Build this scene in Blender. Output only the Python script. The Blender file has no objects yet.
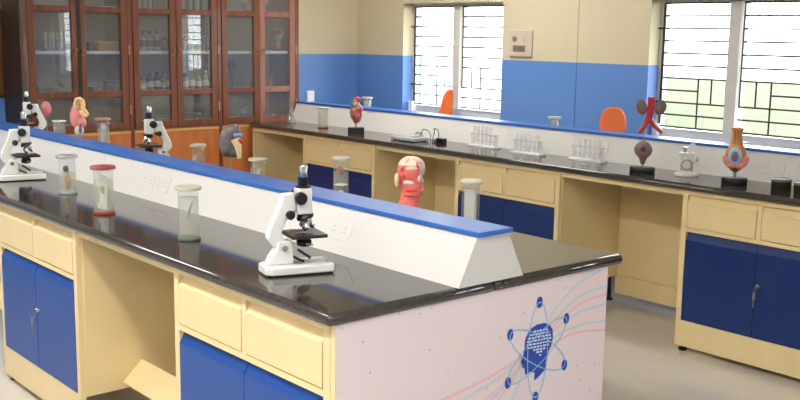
import bpy, bmesh, math, random
from mathutils import Vector, Matrix
R = random.Random(7)
C = bpy.context.scene.collection
PI = math.pi
sc = bpy.context.scene

# ------------------------------------------------------------------ camera
CAM = Vector((2.0568, -1.5282, 1.6073)); YAW, PIT, ROL, F = 2.432, -.1627, .0144, 1014.65
fw = Vector((math.cos(YAW)*math.cos(PIT), math.sin(YAW)*math.cos(PIT), math.sin(PIT)))
rt0 = Vector((math.sin(YAW), -math.cos(YAW), 0)); up0 = rt0.cross(fw)
rt = rt0*math.cos(ROL) + up0*math.sin(ROL); up = up0*math.cos(ROL) - rt0*math.sin(ROL)
cd = bpy.data.cameras.new('camera'); cam = bpy.data.objects.new('camera', cd); C.objects.link(cam)
cd.sensor_width = 36; cd.lens = F/800*36; cd.clip_start = .05; cd.clip_end = 600
m = Matrix((rt, up, -fw)).transposed().to_4x4(); m.translation = CAM; cam.matrix_world = m
sc.camera = cam
def U(ax, val, x, y):                      # pixel -> point on an axis-aligned plane of the room
    d = fw + rt*((x-400)/F) + up*((200-y)/F)
    return CAM + d*((val-CAM[ax])/d[ax])

# ------------------------------------------------------------------ world, exposure
SKY = 8.0
FILL = 33.0
w = bpy.data.worlds.new('world'); sc.world = w; w.use_nodes = True
bg = w.node_tree.nodes['Background']; bg.inputs[0].default_value = (.93, .97, 1, 1); bg.inputs[1].default_value = SKY
vs = sc.view_settings; vs.view_transform = 'Standard'; vs.look = 'None'; vs.gamma = 1; vs.exposure = 0.46; vs.use_curve_mapping = False
sc.cycles.use_denoising = True
sc.cycles.max_bounces = 10; sc.cycles.transparent_max_bounces = 24
sc.cycles.sample_clamp_indirect = 6

# ------------------------------------------------------------------ materials
def lin(c):
    def f(v):
        v /= 255
        return v/12.92 if v <= .04045 else ((v+.055)/1.055)**2.4
    return (f(c[0]), f(c[1]), f(c[2]), 1)
MATS = {}
def mat(name, col, rough=.5, metal=0, spec=.5, var=0, scale=20, bump=0, coat=0, col2=None, stretch=None, emit=0, thr=None):
    if name in MATS: return MATS[name]
    M = bpy.data.materials.new(name); M.use_nodes = True; nt = M.node_tree; b = nt.nodes['Principled BSDF']
    b.inputs['Base Color'].default_value = lin(col); b.inputs['Roughness'].default_value = rough
    b.inputs['Metallic'].default_value = metal; b.inputs['Specular IOR Level'].default_value = spec
    b.inputs['Coat Weight'].default_value = coat; b.inputs['Coat Roughness'].default_value = .08
    if emit:
        b.inputs['Emission Color'].default_value = lin(col); b.inputs['Emission Strength'].default_value = emit
    if var or col2 or bump:
        tc = nt.nodes.new('ShaderNodeTexCoord'); mp = nt.nodes.new('ShaderNodeMapping')
        nt.links.new(tc.outputs['Object'], mp.inputs['Vector'])
        if stretch: mp.inputs['Scale'].default_value = stretch
        n = nt.nodes.new('ShaderNodeTexNoise'); n.inputs['Scale'].default_value = scale; n.inputs['Detail'].default_value = 6
        nt.links.new(mp.outputs['Vector'], n.inputs['Vector'])
        r = nt.nodes.new('ShaderNodeValToRGB')
        a, c2 = lin(col), lin(col2) if col2 else None
        if c2:
            r.color_ramp.elements[0].color = a; r.color_ramp.elements[1].color = c2
        else:
            r.color_ramp.elements[0].color = tuple(max(0, v*(1-var)) for v in a[:3])+(1,)
            r.color_ramp.elements[1].color = tuple(min(1, v*(1+var)) for v in a[:3])+(1,)
        lo, hi = thr if thr else (.3, .7)
        r.color_ramp.elements[0].position = lo; r.color_ramp.elements[1].position = hi
        nt.links.new(n.outputs['Fac'], r.inputs['Fac']); nt.links.new(r.outputs['Color'], b.inputs['Base Color'])
        if bump:
            bp = nt.nodes.new('ShaderNodeBump'); bp.inputs['Strength'].default_value = bump; bp.inputs['Distance'].default_value = .01
            nt.links.new(n.outputs['Fac'], bp.inputs['Height']); nt.links.new(bp.outputs['Normal'], b.inputs['Normal'])
    MATS[name] = M
    return M
def thin_glass(name, tint=(255, 255, 255), ior=1.45, rough=0.0, haze=0, hazecol=(255, 255, 255)):
    if name in MATS: return MATS[name]
    M = bpy.data.materials.new(name); M.use_nodes = True; nt = M.node_tree; nt.nodes.clear()
    o = nt.nodes.new('ShaderNodeOutputMaterial'); t = nt.nodes.new('ShaderNodeBsdfTransparent'); g = nt.nodes.new('ShaderNodeBsdfGlossy')
    g.inputs['Roughness'].default_value = rough; t.inputs['Color'].default_value = lin(tint)
    fr = nt.nodes.new('ShaderNodeFresnel'); mx = nt.nodes.new('ShaderNodeMixShader')
    ge = nt.nodes.new('ShaderNodeNewGeometry'); mr = nt.nodes.new('ShaderNodeMapRange')     # same index from either side of a thin wall
    mr.inputs[3].default_value = ior; mr.inputs[4].default_value = 1/ior
    nt.links.new(ge.outputs['Backfacing'], mr.inputs[0]); nt.links.new(mr.outputs[0], fr.inputs['IOR'])
    nt.links.new(fr.outputs[0], mx.inputs[0]); nt.links.new(g.outputs[0], mx.inputs[2])
    if haze:
        d = nt.nodes.new('ShaderNodeBsdfDiffuse'); d.inputs[0].default_value = lin(hazecol); m2 = nt.nodes.new('ShaderNodeMixShader')
        m2.inputs[0].default_value = haze; nt.links.new(t.outputs[0], m2.inputs[1]); nt.links.new(d.outputs[0], m2.inputs[2])
        nt.links.new(m2.outputs[0], mx.inputs[1])
    else: nt.links.new(t.outputs[0], mx.inputs[1])
    nt.links.new(mx.outputs[0], o.inputs[0])
    MATS[name] = M
    return M
def granite():
    M = mat('black_granite', (16, 14, 14), rough=.08, spec=.8); nt = M.node_tree; b = nt.nodes['Principled BSDF']
    tc = nt.nodes.new('ShaderNodeTexCoord'); v = nt.nodes.new('ShaderNodeTexNoise'); v.inputs['Scale'].default_value = 420; v.inputs['Detail'].default_value = 2
    nt.links.new(tc.outputs['Object'], v.inputs['Vector'])
    r = nt.nodes.new('ShaderNodeValToRGB'); r.color_ramp.elements[0].position = .45; r.color_ramp.elements[1].position = .75
    r.color_ramp.elements[0].color = lin((30, 26, 25)); r.color_ramp.elements[1].color = lin((104, 96, 90))
    nt.links.new(v.outputs['Fac'], r.inputs[0]); nt.links.new(r.outputs[0], b.inputs['Base Color'])
    return M
def laminate_print():
    M = mat('pale_pink_laminate', (238, 224, 224), rough=.35); nt = M.node_tree; b = nt.nodes['Principled BSDF']
    tc = nt.nodes.new('ShaderNodeTexCoord'); v = nt.nodes.new('ShaderNodeTexVoronoi'); v.inputs['Scale'].default_value = 26; v.inputs['Randomness'].default_value = 1
    nt.links.new(tc.outputs['Object'], v.inputs['Vector'])
    r = nt.nodes.new('ShaderNodeValToRGB'); r.color_ramp.elements[0].position = .06; r.color_ramp.elements[1].position = .12
    r.color_ramp.elements[0].color = lin((196, 160, 168)); r.color_ramp.elements[1].color = lin((230, 216, 218))
    nt.links.new(v.outputs['Distance'], r.inputs[0]); nt.links.new(r.outputs[0], b.inputs['Base Color'])
    return M
GRAN = granite(); PRINT = laminate_print()
CREAM = mat('cream_steel', (236, 213, 160), rough=.38, var=.03, scale=6)
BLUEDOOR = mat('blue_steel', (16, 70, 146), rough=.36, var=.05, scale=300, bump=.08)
SHADEDNAVY = mat('shaded_navy_steel', (12, 46, 108), rough=.36, var=.05, scale=300, bump=.08)  # island door blue darkened; its weaker light and sheen are put into the colour
BLUETOP = mat('blue_laminate', (48, 106, 190), rough=.32, coat=.05, var=.05, scale=12)
WHITE = mat('white_laminate', (212, 210, 206), rough=.35)
PLAST = mat('white_plastic', (238, 238, 236), rough=.35)
IVORY = mat('ivory_enamel', (236, 236, 230), rough=.25, coat=.3)
BLACK = mat('black_plastic', (18, 18, 20), rough=.4)
RUBBER = mat('black_rubber', (22, 22, 24), rough=.7)
CHROME = mat('chrome', (210, 212, 215), rough=.12, metal=1)
STEEL = mat('brushed_steel', (170, 170, 168), rough=.35, metal=1)
WOODD = mat('dark_red_wood', (94, 50, 32), rough=.38, col2=(122, 70, 46), scale=5, stretch=(6, 6, .6), coat=.2)
WOODB = mat('dark_and_shaded_wood', (34, 24, 20), rough=.5, col2=(58, 38, 28), scale=5, stretch=(6, 6, .6))  # dark brown for trim; also carries the cabinet side's painted shade
WOODO = mat('orange_wood', (170, 98, 48), rough=.42, col2=(192, 116, 60), scale=4, stretch=(1, 5, .8), coat=.15)
CABIN = mat('grey_lining', (186, 182, 178), rough=.7, var=.06, scale=4)
SHELF = mat('white_shelf', (232, 230, 224), rough=.5)
PAINTC = mat('cream_paint', (214, 201, 168), rough=.6, var=.03, scale=2, bump=.02)
PAINTB = mat('blue_paint', (98, 142, 208), rough=.4, var=.03, scale=2, bump=.02)
CEIL = mat('ceiling_paint', (240, 238, 230), rough=.8)
FLOOR = mat('polished_floor', (208, 201, 191), rough=.12, spec=.6, col2=(218, 212, 203), scale=3)
GLASS = thin_glass('clear_glass')
JARG = thin_glass('jar_glass', (246, 248, 246), haze=.10, hazecol=(240, 242, 238))
PANE = thin_glass('cabinet_pane', (238, 240, 240), haze=.05, ior=1.65)
LIQ = thin_glass('preserving_fluid', (249, 249, 242), ior=1.1, haze=.16, hazecol=(240, 240, 230))
IRON = mat('black_iron', (24, 30, 28), rough=.5)
ALU = mat('pale_aluminium', (222, 218, 208), rough=.4)

# ------------------------------------------------------------------ mesh helpers
class MB:
    def __init__(s): s.v = []; s.f = []
    def add(s, vs_, fs):
        o = len(s.v); s.v += [tuple(p) for p in vs_]; s.f += [tuple(i+o for i in f) for f in fs]; return s
    def box(s, x0, x1, y0, y1, z0, z1):
        return s.add([(x0,y0,z0),(x1,y0,z0),(x1,y1,z0),(x0,y1,z0),(x0,y0,z1),(x1,y0,z1),(x1,y1,z1),(x0,y1,z1)],
                     [(0,3,2,1),(4,5,6,7),(0,1,5,4),(1,2,6,5),(2,3,7,6),(3,0,4,7)])
    def prism(s, poly, ax, a, b):            # poly in the two other axes, in order
        n = len(poly)
        def P(t, q): return {0: (t, q[0], q[1]), 1: (q[0], t, q[1]), 2: (q[0], q[1], t)}[ax]
        vv = [P(a, q) for q in poly] + [P(b, q) for q in poly]
        return s.add(vv, [tuple(range(n)), tuple(range(2*n-1, n-1, -1))] + [(i, i+n, (i+1) % n+n, (i+1) % n) for i in range(n)])
    def cyl(s, p0, p1, r0, r1=None, n=16):
        r1 = r0 if r1 is None else r1
        p0, p1 = Vector(p0), Vector(p1); d = (p1-p0).normalized(); a = d.orthogonal().normalized(); b = d.cross(a)
        vv = []
        for p, r in ((p0, r0), (p1, r1)):
            for i in range(n):
                t = 2*PI*i/n; vv.append(p + (a*math.cos(t)+b*math.sin(t))*r)
        return s.add(vv, [tuple(range(n-1, -1, -1)), tuple(range(n, 2*n))] + [(i, (i+1) % n, (i+1) % n+n, i+n) for i in range(n)])
    def lathe(s, prof, n=20, c=(0, 0, 0), sx=1, sy=1):
        vv = []; k = len(prof)
        for r, z in prof:
            for i in range(n):
                t = 2*PI*i/n; vv.append((c[0]+sx*r*math.cos(t), c[1]+sy*r*math.sin(t), c[2]+z))
        ff = []
        for j in range(k-1):
            for i in range(n): ff.append((j*n+i, j*n+(i+1) % n, (j+1)*n+(i+1) % n, (j+1)*n+i))
        ff.append(tuple(range(n-1, -1, -1))); ff.append(tuple((k-1)*n+i for i in range(n)))
        return s.add(vv, ff)
    def tube(s, pts, r, n=8):
        pts = [Vector(p) for p in pts]; k = len(pts); vv = []
        rr = r if isinstance(r, (list, tuple)) else [r]*k
        a = None
        for j, p in enumerate(pts):
            d = (pts[min(j+1, k-1)]-pts[max(j-1, 0)]).normalized()
            a = d.orthogonal().normalized() if a is None else (a - d*a.dot(d)).normalized()
            b = d.cross(a)
            for i in range(n):
                t = 2*PI*i/n; vv.append(p + (a*math.cos(t)+b*math.sin(t))*rr[j])
        ff = [(j*n+i, j*n+(i+1) % n, (j+1)*n+(i+1) % n, (j+1)*n+i) for j in range(k-1) for i in range(n)]
        ff += [tuple(range(n-1, -1, -1)), tuple((k-1)*n+i for i in range(n))]
        return s.add(vv, ff)
    def ball(s, c, r, n=18, m_=10, rot=None):
        c = Vector(c); r = Vector(r if isinstance(r, (list, tuple)) else (r, r, r)); vv = []
        def T(p):
            q = Vector((p[0]*r[0], p[1]*r[1], p[2]*r[2]))
            if rot is not None: q = rot @ q
            return c+q
        vv.append(T((0, 0, -1)))
        for j in range(1, m_):
            ph = -PI/2+PI*j/m_
            for i in range(n):
                t = 2*PI*i/n; vv.append(T((math.cos(ph)*math.cos(t), math.cos(ph)*math.sin(t), math.sin(ph))))
        vv.append(T((0, 0, 1))); L = len(vv)-1; ff = []
        for i in range(n): ff.append((0, 1+(i+1) % n, 1+i)); ff.append((L, 1+(m_-2)*n+i, 1+(m_-2)*n+(i+1) % n))
        for j in range(m_-2):
            for i in range(n): ff.append((1+j*n+i, 1+j*n+(i+1) % n, 1+(j+1)*n+(i+1) % n, 1+(j+1)*n+i))
        return s.add(vv, ff)
    def ring(s, c, R0, r, ax=2, n=28, k=8, sx=1, sy=1):
        vv = []; ff = []
        for i in range(n):
            t = 2*PI*i/n
            for j in range(k):
                q = 2*PI*j/k; rr = R0+r*math.cos(q); a, b, h = sx*rr*math.cos(t), sy*rr*math.sin(t), r*math.sin(q)
                vv.append({2: (c[0]+a, c[1]+b, c[2]+h), 1: (c[0]+a, c[1]+h, c[2]+b), 0: (c[0]+h, c[1]+a, c[2]+b)}[ax])
        for i in range(n):
            for j in range(k): ff.append((i*k+j, ((i+1) % n)*k+j, ((i+1) % n)*k+(j+1) % k, i*k+(j+1) % k))
        return s.add(vv, ff)
    def xf(s, M):
        s.v = [tuple(M @ Vector(p)) for p in s.v]; return s
    def build(s, name, material, parent=None, world=False, bevel=0, smooth=True, ang=35, remesh=0):
        v = s.v
        if world and parent is not None:
            o = Vector((0, 0, 0)); q = parent
            while q is not None: o += q.location; q = q.parent
            v = [tuple(Vector(p)-o) for p in v]
        me = bpy.data.meshes.new(name); me.from_pydata(v, [], s.f)
        bm = bmesh.new(); bm.from_mesh(me); bmesh.ops.recalc_face_normals(bm, faces=bm.faces); bm.to_mesh(me); bm.free()
        me.materials.append(material)
        ob = bpy.data.objects.new(name, me); C.objects.link(ob)
        if parent is not None: ob.parent = parent
        if smooth:
            me.shade_smooth(); me.set_sharp_from_angle(angle=math.radians(ang))
        if remesh:
            md = ob.modifiers.new('remesh', 'REMESH'); md.mode = 'VOXEL'; md.voxel_size = remesh; md.use_smooth_shade = True
            md = ob.modifiers.new('smooth', 'SMOOTH'); md.iterations = 8; md.factor = .5
        if bevel:
            md = ob.modifiers.new('bevel', 'BEVEL'); md.width = bevel; md.segments = 2; md.limit_method = 'ANGLE'; md.angle_limit = math.radians(40)
        return ob
def B(*a): return MB().box(*a)
def tag(o, label=None, cat=None, group=None, kind=None):
    if label: o['label'] = label
    if cat: o['category'] = cat
    if group: o['group'] = group
    if kind: o['kind'] = kind
    return o
def thing(name, label, cat, loc=(0, 0, 0), rz=0, group=None):
    o = bpy.data.objects.new(name, None); C.objects.link(o); o.location = loc; o.rotation_euler = (0, 0, rz); o.empty_display_size = .1
    return tag(o, label, cat, group)
def struct(name, mb, material, **k):
    return tag(mb.build(name, material, **k), kind='structure')
def kids(o): return [q for q in bpy.data.objects if q.parent is o]
def dup(o, parent=None, loc=None, rz=None, label=None):
    c = o.copy(); C.objects.link(c)
    if parent is not None: c.parent = parent
    for ch in kids(o): dup(ch, c)
    if loc is not None: c.location = loc
    if rz is not None: c.rotation_euler = (0, 0, rz)
    if label: c['label'] = label
    return c

# ------------------------------------------------------------------ room
T = .88; TH = .035
XB, YW = -5.42, 4.345                       # back wall, window wall
XR, YL, HC = 4.8, -3.6, 3.0
ZB = 1.415                                   # top of the blue dado
WT = .22
WINS = [(-4.77, -3.57), (-2.18, -.98), (1.50, 2.70)]; WZ0, WZ1 = .93, 1.865
struct('floor', B(XB-.3, XR+.3, YL-.3, YW+WT, -.12, 0), FLOOR)
struct('ceiling', B(XB-.3, XR+.3, YL-.3, YW+WT, HC, HC+.12), CEIL)
# window wall: blue dado below, cream above, with three openings
lo = MB(); hi = MB()
xs = [XB-.3]+[x for ab in WINS for x in ab]+[XR+.3]
for i in range(0, len(xs), 2):
    lo.box(xs[i], xs[i+1], YW, YW+WT, 0, ZB); hi.box(xs[i], xs[i+1], YW, YW+WT, ZB, HC)
for a, b in WINS:
    lo.box(a, b, YW, YW+WT, 0, WZ0); hi.box(a, b, YW, YW+WT, WZ1, HC)
struct('wall_window', lo, PAINTB); wu = struct('wall_window_upper', hi, PAINTC)
struct('trim_1', B(-3.26, -2.81, YW-.005, YW, 0, ZB), PAINTB); struct('trim_2', B(-3.26, -2.81, YW-.005, YW, ZB, HC), PAINTC)
struct('wall_back', B(XB-.3, XB, YL-.3, YW, 0, ZB), PAINTB); struct('wall_back_upper', B(XB-.3, XB, YL-.3, YW, ZB, HC), PAINTC)
struct('wall_left', B(XB, XR, YL-.3, YL, 0, ZB), PAINTB); struct('wall_left_upper', B(XB, XR, YL-.3, YL, ZB, HC), PAINTC)
struct('wall_right', B(XR, XR+.3, YL-.3, YW, 0, ZB), PAINTB); struct('wall_right_upper', B(XR, XR+.3, YL-.3, YW, ZB, HC), PAINTC)
FY = YW+.115                                  # window frame plane inside the reveal
def window(k, a, b):
    rt_ = bpy.data.objects.new('window_%d' % (k+1), None); C.objects.link(rt_); rt_.location = ((a+b)/2, FY, WZ0); rt_['kind'] = 'structure'
    mid = (a+b)/2; fwid = .04
    f = MB().box(a, a+.03, FY, FY+.05, WZ0, WZ1).box(b-.03, b, FY, FY+.05, WZ0, WZ1).box(a+.03, b-.03, FY, FY+.05, WZ1-.025, WZ1).box(a+.03, b-.03, FY, FY+.05, WZ0, WZ0+.055)
    f.build('frame', ALU, rt_, world=True)
    B(mid-.04, mid+.04, FY-.045, FY+.05, WZ0+.055, WZ1-.025).build('mullion', ALU, rt_, world=True)
    for (p, q) in ((a+.03, mid-.04), (mid+.04, b-.03)):
        B(p, q, FY+.02, FY+.026, WZ0+.055, WZ1-.025).build('pane', GLASS, rt_, world=True)
    # iron grille in two leaves, anchored in the reveal
    gy = FY-.02; rr = .006
    z = [WZ1-.03-.0835*i for i in range(11)]
    for side, (p, q) in enumerate(((a+.045, mid-.05), (mid+.05, b-.03))):
        def hb(z_, u=p, v=q):
            MB().cyl((u, gy, z_), (v, gy, z_), rr, n=6).build('grille_bar', IRON, rt_, world=True)
        def vb(x_, z0, z1, r_=rr):
            MB().cyl((x_, gy+.004, z0), (x_, gy+.004, z1), r_, n=6).build('grille_bar', IRON, rt_, world=True)
        W_ = q-p
        outer, inner = (p, q) if side == 0 else (q, p); sgn = 1 if side == 0 else -1
        v1, v2 = outer+sgn*W_*.58, outer+sgn*W_*.78
        for i, zz in enumerate(z):
            if i == 7: hb(zz, min(outer, v1), max(outer, v1))
            elif i in (2, 8) and side == 0: hb(zz, a-.015 if i == 2 else a-.015, q)
            else: hb(zz)
        vb(v1, z[10], z[6]); vb(v2, z[8], z[6]); vb(inner, z[8], z[0]); vb(outer, z[10]-.01, z[0], .009)
    # stay hooks at the bottom corners
    for x_ in (a+.02, b-.02):
        h = MB().box(x_-.03, x_+.05, FY-.06, FY-.035, WZ0+.075, WZ0+.087).box(x_-.012, x_+.035, FY-.05, FY, WZ0, WZ0+.07)
        h.build('stay', PLAST, rt_, world=True)
    return rt_
for k, (a, b) in enumerate(WINS):
    window(k, a, b)
    pd = bpy.data.lights.new('window_portal', 'AREA'); pd.shape = 'RECTANGLE'; pd.size = b-a; pd.size_y = WZ1-WZ0; pd.cycles.is_portal = True
    po = bpy.data.objects.new('window_portal', pd); C.objects.link(po); po.location = ((a+b)/2, YW+WT+.01, (WZ0+WZ1)/2); po.rotation_euler = (-PI/2, 0, 0)

# fill panels added at the ceiling, out of frame, for flash-like light near the camera
EM = mat('fill_glow', (255, 252, 247), emit=FILL)
names = ['over the far end of the window bench', 'over the far left aisle', 'over the middle of the left aisle', 'above the near end of the left aisle', 'near the right wall', 'by the left wall']
for (x, y), nm in zip([(-3.4, 3.0), (-3.3, -1.0), (-.9, -1.2), (1.5, -1.2), (3.6, .4), (.4, -2.8)], names):
    l = thing('fill_panel', 'flat white added fill light panel '+nm, 'fill light', (x, y, HC), group='added fill panels')
    B(-.62, .62, -.17, .17, -.06, 0).build('housing', PLAST, l)
    B(-.6, .6, -.15, .15, -.068, -.0605).build('glow_face', EM, l)

# ------------------------------------------------------------------ outside
GZ = -.6
LAWN = mat('lawn', (88, 93, 76), rough=.9, spec=0, col2=(92, 97, 81), scale=.6)
struct('ground_lawn', B(-60, 40, YW+WT+.3, 46, GZ-.1, GZ), LAWN)
struct('ground_pale', B(-160, 140, 46, 330, GZ-.1, GZ), mat('pale_ground', (200, 196, 184), rough=.9, spec=0))
FYB = 17.0
WB = mat('building_white', (244, 242, 236), rough=.7); WG = mat('building_window', (96, 104, 112), rough=.3)
bx0 = U(1, FYB, 385, 40).x; bx1 = U(1, FYB, 545, 40).x
bl = thing('building', 'plain white building seen through the window beside the wooden cabinet', 'building', ((bx0+bx1)/2, FYB, GZ))
B(bx0, bx1, FYB, FYB+5, GZ, 7).build('wall', WB, bl, world=True)
def bwin(px0, py0, px1, py1, mm, nm='window'):
    p, q = U(1, FYB-.02, px0, py0), U(1, FYB-.02, px1, py1)
    o = B(p.x, q.x, FYB-.05, FYB, q.z, p.z).build(nm, mm, bl, world=True); return p, q
LOU = mat('pale_louvre', (176, 182, 186), rough=.5)
bwin(465, 8, 484, 18, LOU); bwin(470, 24, 483, 34.5, LOU); bwin(470, 36.5, 483, 47, LOU); bwin(463.5, 23, 467.5, 48, LOU, 'drainpipe')

# ------------------------------------------------------------------ laboratory benches
ISX0, ISX1, ISY0, ISY1 = -4.80, 0.0, 0.0, 1.244
BNX0, BNX1, BNY0 = -4.94, 1.66, 2.861; BNY1 = BNY0+1.244
def worktop(name, label, x0, x1, y0, y1):
    t = thing(name, label, 'worktop', ((x0+x1)/2, (y0+y1)/2, T-TH))
    ym = (y0+y1)/2
    B(x0, x1, y0, ym-.0008, T-TH, T).build('slab', GRAN, t, world=True, bevel=.014)
    B(x0, x1, ym+.0008, y1, T-TH, T).build('slab', GRAN, t, world=True, bevel=.014)
    return t
worktop('worktop', 'polished black granite worktop of the island in the foreground', ISX0, ISX1, ISY0, ISY1)
worktop('worktop', 'polished black granite worktop of the bench below the windows', BNX0, BNX1+.03, BNY0, BNY1)
RB, RT_, RH, BT = .137, .0656, .159, .015     # half widths of the riser base and top, height, cap thickness
def riser(label, x0, x1, yc, seams, plates):
    t = thing('service_riser', label, 'service riser', ((x0+x1)/2, yc, T))
    xs = [x0]+sorted(seams)+[x1]
    z0, z1 = T, T+RH-BT; k = (RB-RT_)/(z1-z0)
    mb = MB().prism([(yc-RB+.003, z0), (yc+RB-.003, z0), (yc+RT_-.003, z1), (yc-RT_+.003, z1)], 0, x0+.002, x1-.004)
    mb.build('core', WHITE, t, world=True, smooth=False)
    for i in range(len(xs)-1):
        a, b = xs[i]+.002, xs[i+1]-.002
        sh = -.035                        # the seams run square to the sloping face
        for s in (-1, 1):
            q = [(yc+s*RB, z0), (yc+s*(RB-.003), z0), (yc+s*(RT_-.003), z1), (yc+s*RT_, z1)]
            MB().prism(q, 0, a, b).build('side_panel', WHITE, t, world=True, smooth=False)
    B(x0-.004, x1+.014, yc-RT_-.006, yc+RT_+.006, z1, T+RH).build('cap', BLUETOP, t, world=True, bevel=.002)
    MB().prism([(yc-RB, z0), (yc+RB, z0), (yc+RT_, z1), (yc-RT_, z1)], 0, x1-.004, x1+.001).build('end_cap', WHITE, t, world=True, smooth=False)
    # socket plates lying on the front slope
    ang = math.atan2(RB-RT_, z1-z0)
    for x_, dk in plates:
        zc = T+.072; yc_ = yc-RB+(zc-z0)*k
        M = Matrix.Translation((x_, yc_, zc)) @ Matrix.Rotation(-ang, 4, 'X')
        pl = B(-.062, .062, -.002, 0, -.034, .034).xf(M).build('socket_plate', WHITE, t, world=True, smooth=False)
        for sx in (-.03, .03):
            h = MB()
            for dx, dz, r_ in ((-.008, -.006, .0018), (.008, -.006, .0018), (0, .01, .0022)):
                h.cyl((sx+dx, -.0022, dz), (sx+dx, -.0028, dz), r_, n=10)
            h.xf(M).build('socket_hole', BLACK if dk else mat('grey_hole', (110, 108, 104)), pl, world=True)
    return t
riser('white sloping service riser with blue cap along the island in the foreground', ISX0+.02, ISX1, (ISY0+ISY1)/2-.019, [U(2, T, 94, 185).x, -.95+.0, -3.6],
      [(U(1, .52, 344, 231).x, True), (U(1, .52, 152, 181).x, True), (U(1, .52, 166, 184).x, True)])
riser('white sloping service riser with blue cap on the bench below the windows', BNX0+.0, BNX1, BNY0+.40+RB, [U(2, T, 509, 147.5).x, U(1, 3.3, 797, 172).x, -4.0, .3],
      [(U(1, 3.3, 443, 128).x, False), (U(1, 3.3, 528, 134).x, True), (U(1, 3.3, 600, 143).x, False), (U(1, 3.3, 774, 167).x, True)])

# --- drawer and door units
UW = .86; OV = .030
def make_unit(label, keyed, front_y, x, zone):
    t = thing('drawer_cabinet', label, 'cabinet', (x, front_y, 0), group=zone)
    D = .575; zt = T-TH; DM = BLUEDOOR if front_y < 1 else SHADEDNAVY
    body = MB().box(0, UW, .022, D, .155, zt)
    body.build('carcass', CREAM, t, bevel=.002)
    fr = MB().box(0, .03, 0, .022, .03, zt).box(UW-.03, UW, 0, .022, .03, zt).box(.03, UW-.03, 0, .022, .822, zt).box(.03, UW-.03, 0, .022, .633, .652)
    fr.box(UW/2-.011, UW/2+.011, 0, .022, .652, .822)
    fr.build('front_frame', CREAM, t, smooth=False)
    B(.03, UW-.03, 0, .022, .03, .166).build('plinth', CREAM, t, smooth=False)
    for sx in (0, UW):                      # sheet let into each side
        a, b = (-.0025, 0) if sx == 0 else (UW, UW+.0025)
        B(a, b, .028, D-.02, .197, zt-.01).build('side_sheet', CREAM, t, smooth=False)
    def front(x0, x1, z0, z1, nm, mm, lip):
        pr = [(.021, z0), (-.002, z0), (-.002, z1-lip), (.019, z1-.004), (.021, z1-.004)]
        return MB().prism(pr, 0, x0, x1).build(nm, mm, t, bevel=.0015, smooth=False)
    g = .004; h = UW/2
    front(.03+g, h-.011-g, .652+g, .822-g*.5, 'drawer', CREAM, .036); front(h+.011+g, UW-.03-g, .652+g, .822-g*.5, 'drawer', CREAM, .036)
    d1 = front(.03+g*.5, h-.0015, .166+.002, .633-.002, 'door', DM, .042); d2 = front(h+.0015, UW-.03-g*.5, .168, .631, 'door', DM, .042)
    if keyed:
        lk = MB().cyl((h+.022, -.002, .43), (h+.022, -.012, .43), .013, .011, n=16).build('lock', CHROME, d2)
        k = MB().cyl((h+.022, -.012, .43), (h+.022, -.030, .43), .0035, n=8).ring((h+.018, -.026, .412), .012, .0014, ax=0, n=16, k=6)
        k.box(h+.010, h+.024, -.031, -.027, .365, .400).box(h+.014, h+.020, -.0305, -.0275, .325, .366)
        k.build('key', STEEL, d2)
    for (fx, fy) in ((.03, .035), (UW-.03, .035), (.03, D-.03), (UW-.03, D-.03)):
        MB().lathe([(.022, 0), (.022, .012), (.012, .016), (.009, .03 if fy < .1 else .155)], n=12, c=(fx, fy, 0)).build('foot', RUBBER, t)
    return t
ux = [-2.56, -.885]
make_unit('cream drawer unit with blue doors and a key, far left of the island', True, OV, -2.548, 'island drawer units')
make_unit('cream drawer unit with blue doors at the near end of the island', False, OV, -.895, 'island drawer units')
BY = BNY0+OV
bu = [-4.225, -2.555, -.878, .80]
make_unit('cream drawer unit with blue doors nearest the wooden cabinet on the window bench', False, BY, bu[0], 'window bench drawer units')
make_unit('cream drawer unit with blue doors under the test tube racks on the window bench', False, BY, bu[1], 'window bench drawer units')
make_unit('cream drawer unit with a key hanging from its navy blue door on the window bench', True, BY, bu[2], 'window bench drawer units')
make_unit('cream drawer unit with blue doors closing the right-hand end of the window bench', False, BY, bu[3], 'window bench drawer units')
# --- knee spaces
def knee(label, x0, x1, yb, foot=None, yf=None, end=False):
    t = thing('knee_panel', label, 'panel', ((x0+x1)/2, yb, 0))
    a, b = x0+.0027, x1-.0027; zt = T-TH
    B(a, b, yb, yb+.016, .165, zt-.001).build('back_panel', CREAM, t, world=True, smooth=False)
    B(a, b, yb-.014, yb+.016, .05, .163).build('bottom_rail', CREAM, t, world=True, smooth=False)
    B(a, b, yf+.006, yf+.03, .815, zt-.001).build('top_rail', CREAM, t, world=True, smooth=False)
    if foot:
        (y0, z0), (y1, z1) = foot
        n = Vector((0, -(z1-z0), y1-y0)).normalized()*.016
        MB().prism([(y0, z0), (y1, z1), (y1-n.y, z1-n.z), (y0-n.y, z0-n.z)], 0, a, b).build('footrest', CREAM, t, world=True, bevel=.002)
    if end:
        B(x0-.02, x0+.004, yf, yf+.5, .03, zt-.001).build('end_panel', CREAM, t, world=True, bevel=.002)
        MB().lathe([(.02, 0), (.02, .012), (.01, .016), (.008, .03)], n=12, c=(x0-.008, yf+.03, 0)).build('foot', RUBBER, t, world=True)
    return t
FR = ((.205, .186), (.290, .270))
knee('cream knee space panel with sloping footrest under the island', -1.685, -.898, .60, FR, OV)
knee('cream knee space panel at the far left under the island', -3.36, -2.551, .60, FR, OV)
knee('cream knee space panel beside the wooden cabinet on the window bench', BNX0+.03, bu[0], 3.458, None, BY, True)
knee('cream knee space panel behind the head model on the window bench', bu[0]+UW, bu[1], 3.458, None, BY)
knee('cream knee space panel below the red kidney model on the window bench', bu[1]+UW, bu[2], 3.458, None, BY)
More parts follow.
